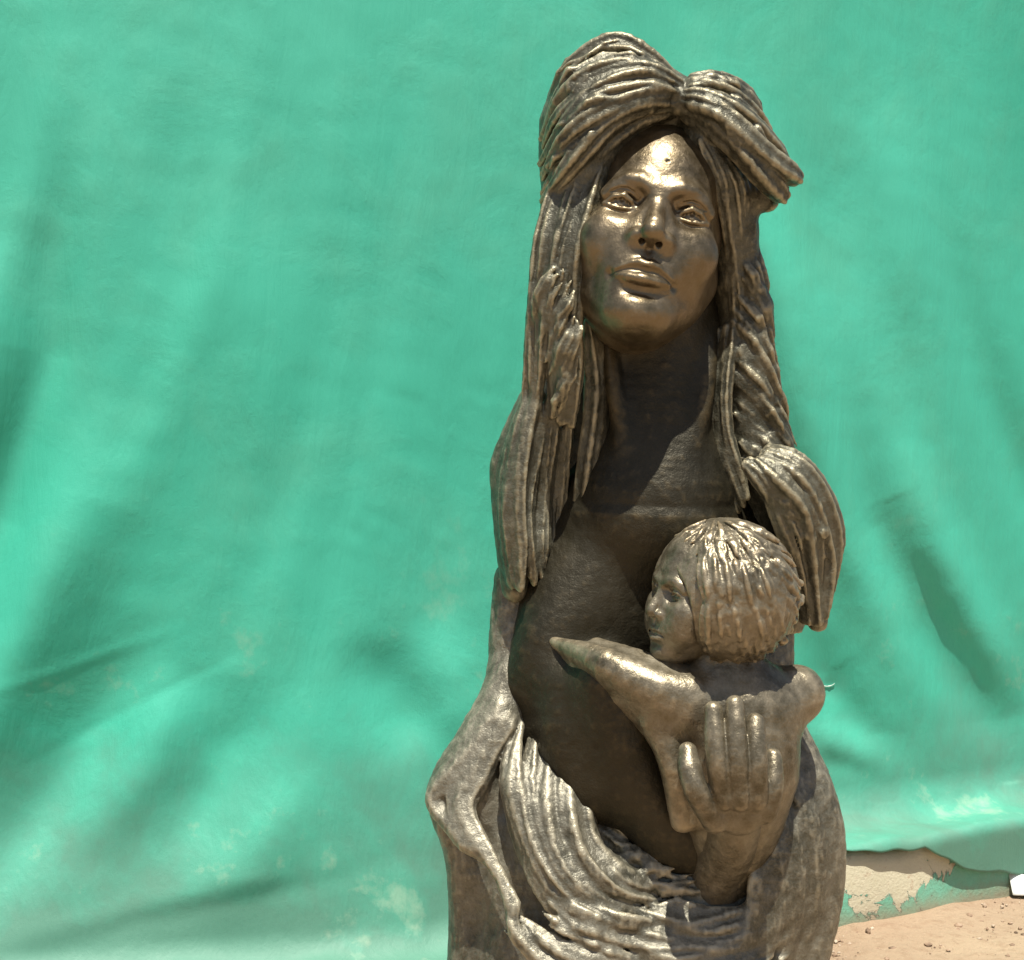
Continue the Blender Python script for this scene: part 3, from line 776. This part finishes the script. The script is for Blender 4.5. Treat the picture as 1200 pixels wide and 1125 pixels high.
# child's hair
CH = Field(at(745, 800, 90)-np.array([5, 110, 10]), at(955, 595, 90)+np.array([10, 110, 10]), 1.4)
HC = at(850, 692, 84); CR = np.array([82.0, 84.0, 82.0])
CH.ell(HC, CR)
CH.ell(CO+CM@np.array([0, -38, 48])*0.70, (78*.7, 84*.7, 84*.7), k=5, op=-1, M=CM)
CH.ell(at(880, 812, 110), (70, 110, 34), k=8, op=-1)
rs = np.random.RandomState(77)
def on_cap(u, v, lift=0.0):
    """where the line of sight through (u, v) meets the cap, lifted off it"""
    w = np.arange(200.0, 60.0, -0.7)
    P = np.array([at(u, v, x) for x in w])
    q = (((P-HC)/CR)**2).sum(1)
    i = int(np.argmin(np.abs(q-1))) if q.min() > 1 else int(np.argmax(q <= 1))
    n = (P[i]-HC)/CR**2; n /= np.linalg.norm(n)
    return P[i]+n*lift, n, q.min() <= 1.0
def hairline(v): return np.interp(v, [600, 625, 650, 680, 700, 770], [770, 782, 812, 824, 828, 828])
count = 0
for i in range(1500):
    if count >= 250: break
    u = rs.uniform(775, 940); v = rs.uniform(606, 762)
    if u < hairline(v)+4: continue
    pts, nn, ok = [], [], True
    ln = int(rs.uniform(4, 8)); step = rs.uniform(7, 11)
    for s_ in range(ln):
        p_, n_, hit = on_cap(u, v, rs.uniform(0.5, 3.6))
        if not hit or u < hairline(v): break
        pts.append(p_); nn.append(n_)
        d = np.array([(u-838)*0.9, (v-628)+22.0]); d /= np.linalg.norm(d)+1e-6
        d += np.array([0.22*math.sin(v*0.11+i), 0.1*math.sin(u*0.13)])
        u += d[0]*step; v += d[1]*step
        if v > 775: break
    if len(pts) < 4: continue
    count += 1
    m = len(pts); tq = np.linspace(0, 1, m)
    fine = 0.55 if pts[0][2] > at(0, 650, 120)[2] else 1.0
    r = rs.uniform(3.4, 7.2)*fine
    CH.chain(pts, r*np.minimum(1, np.minimum(0.35+tq*3, 0.35+(1-tq)*2.0)), k=1.6, nrm=np.mean(nn, 0), flat=0.95, ribs=3, amp=0.12, phase=rs.uniform(0, 6), n=10)
# locks beside the face
for (u, v, u2, v2, r) in [(824, 652, 830, 705, 7), (836, 648, 842, 700, 7), (850, 655, 856, 712, 7), (868, 656, 880, 716, 7), (888, 660, 902, 708, 7), (830, 700, 830, 758, 8), (842, 706, 846, 750, 7), (862, 712, 866, 752, 7), (884, 712, 892, 750, 7), (906, 700, 914, 745, 7)]:
    P3 = [on_cap(u+(u2-u)*t, v+(v2-v)*t, l)[0] for t, l in ((0, 0), (0.3, 3.5), (0.7, 4.0), (1, 1))]
    CH.chain(P3, [3, r, r, r*0.5], k=1.6, nrm=(0, -1, 0), flat=0.9, ribs=4, amp=0.17, n=9)
for i in range(190):
    u = rs.uniform(832, 942); v = 742+14*math.sin((u-832)/106*math.pi)+rs.uniform(-52, 28)-(u-838)*0.12
    c0, n_, hit = on_cap(u, v, 3.0)
    if not hit: continue
    a = rs.uniform(0, 6.28); rr = rs.uniform(3.0, 6.0)
    e1 = np.cross(n_, [0, 0, 1.0]); e1 /= np.linalg.norm(e1); e2 = np.cross(n_, e1)
    pts = [c0+rr*(math.cos(a+t)*e1+0.8*math.sin(a+t)*e2)+n_*0.8*math.sin(t*1.3) for t in np.linspace(0, rs.uniform(3.0, 4.8), 6)]
    CH.chain(pts, np.array([2.2, 3.0, 3.2, 3.0, 2.6, 1.5])*rs.uniform(0.8, 1.2), k=1.2, n=9)
part('child_hair', [CH.mesh()], M_CHILD, 0.6)

# ---- the robe and base
R_ = Field((-105, -185, -765), (400, 165, -90), 2.2)
RS = [(688, 606, 925), (735, 602, 930), (780, 598, 930), (830, 590, 930), (870, 572, 932), (910, 545, 935), (945, 530, 945), (1000, 540, 955), (1060, 545, 955), (1125, 545, 945), (1220, 540, 940), (1335, 530, 950)]
R_.loft(rows(RS, -135, [(688, -60), (735, -45), (800, -20), (900, 34), (1000, 80), (1125, 104), (1335, 120)]), p=2.5)
# left sleeve: elbow and the turned edge running down to the front
R_.chain(A([(600, 800, -20), (575, 860, -5), (535, 910, 5), (520, 940, 10), (545, 1000, 10), (560, 1080, 0), (560, 1180, 0)]), [30, 36, 28, 18, 24, 34, 40], k=16)
R_.chain(A([(585, 830, 20), (552, 880, 28), (512, 922, 30), (508, 946, 34), (540, 985, 58), (572, 1040, 86), (606, 1095, 108), (660, 1150, 124)]), [5, 6, 7, 7, 7, 8, 9, 10], k=14, nrm=(-0.4, -1, 0.5), flat=0.8, ribs=4, amp=0.1)
R_.chain(A([(590, 850, 24), (560, 900, 34), (540, 945, 46), (566, 1000, 72), (600, 1060, 98)]), [14, 16, 16, 14, 10], k=14, nrm=(-0.4, -1, 0.5), flat=0.55, ribs=6, amp=0.07)
R_.ell(at(562, 925, 6), (32, 32, 56), k=20)
# hollow under the turned edge
R_.ell(at(528, 1095, 118), (62, 88, 100), k=8, op=-1)
R_.chain(A([(604, 680, -40), (602, 750, -36), (606, 830, -22), (600, 880, -10)]), [26, 30, 34, 30], k=14)
R_.chain(A([(640, 690, -60), (642, 780, -45), (644, 870, -25)]), [36, 40, 40], k=16)
# folds: hanging from the shoulder, sweeping to the right at the bottom
folds = [
    [(604, 835, 4), (592, 900, 38), (598, 960, 56), (622, 1020, 80), (660, 1075, 100), (720, 1120, 98)],
    [(622, 838, 6), (612, 910, 54), (620, 970, 78), (645, 1030, 98), (690, 1075, 106), (760, 1105, 92)],
    [(644, 846, 10), (636, 920, 62), (645, 980, 92), (668, 1030, 108), (715, 1062, 106), (790, 1078, 84)],
    [(668, 858, 22), (662, 930, 66), (674, 985, 92), (698, 1024, 104), (740, 1048, 98), (800, 1060, 74)],
    [(690, 880, 40), (688, 940, 64), (700, 985, 74), (724, 1012, 86), (762, 1030, 80), (806, 1040, 60)],
]
sheet(R_, folds, 22, 6.8, jit=7, seed=81, ribs=3, amp=0.16, k=2.5, flat=1.15, vary=1.0, taper=(0.3, 0.3), nrm=(-0.2, -1, 0.2))
sheet(R_, folds[1:4], 12, 5.5, jit=9, seed=92, length=(0.3, 0.55), ribs=3, amp=0.15, k=3, flat=1.0, taper=(0.2, 0.15), nrm=(-0.2, -1, 0.2))
R_.ell(at(655, 970, 20), (48, 60, 80), k=24)
sheet(R_, [[(640, 1035, 100), (690, 1062, 118), (750, 1078, 112), (830, 1090, 84)], [(600, 1060, 92), (650, 1100, 118), (730, 1125, 122), (830, 1140, 98)], [(590, 1090, 90), (640, 1140, 120), (730, 1180, 135), (830, 1200, 135)]],
      14, 7, jit=7, seed=83, length=(0.5, 1.0), ribs=3, amp=0.16, k=4, taper=(0.2, 0.2), nrm=(0, -1, 0.3))
sheet(R_, [[(690, 960, 52), (740, 992, 68), (790, 985, 58)], [(720, 1015, 76), (770, 1014, 86), (820, 1004, 70)], [(740, 1065, 92), (800, 1060, 96), (860, 1064, 80)]], 10, 5, jit=7, seed=84, length=(0.5, 0.9), ribs=3, amp=0.12, k=4, taper=(0.2, 0.2), nrm=(0, -1, 0.3))
sheet(R_, [[(700, 1040, 86), (770, 1068, 100), (850, 1066, 98), (920, 1030, 60)], [(690, 1080, 100), (770, 1108, 116), (860, 1108, 110), (930, 1070, 60)], [(670, 1120, 108), (770, 1150, 124), (870, 1150, 116), (940, 1110, 60)]],
      16, 5.5, jit=7, seed=88, length=(0.35, 0.8), ribs=3, amp=0.14, k=5, flat=0.9, taper=(0.2, 0.2), nrm=(0, -1, 0.3))
sheet(R_, [[(690, 930, 40), (720, 975, 62), (770, 1010, 76), (840, 1030, 70)], [(680, 900, 20), (730, 940, 48), (790, 985, 66), (860, 1010, 60)]], 10, 4.5, jit=7, seed=89, length=(0.3, 0.6), ribs=0, k=4, flat=0.9, taper=(0.2, 0.2), nrm=(0, -1, 0.3))
# right side drape behind the child's back
# right side
R_.chain(A([(925, 860, 10), (945, 920, 20), (958, 980, 22), (955, 1050, 18), (940, 1125, 20)]), [22, 30, 32, 32, 30], k=16)
sheet(R_, [[(938, 880, 30), (962, 930, 30), (978, 985, 16), (976, 1050, 5), (955, 1120, 10)],
           [(925, 910, 50), (945, 950, 56), (958, 1000, 52), (956, 1060, 44), (935, 1130, 46)],
           [(908, 950, 66), (918, 985, 74), (924, 1030, 78), (918, 1080, 78), (898, 1140, 84)],
           [(890, 990, 78), (886, 1030, 92), (880, 1070, 100), (866, 1110, 108), (850, 1150, 116)]], 9, 13, jit=3, seed=85, ribs=0, amp=0.0, k=9, flat=0.6, vary=0.25)
part('robe', [R_.mesh()], M_ROBE, 0.6)
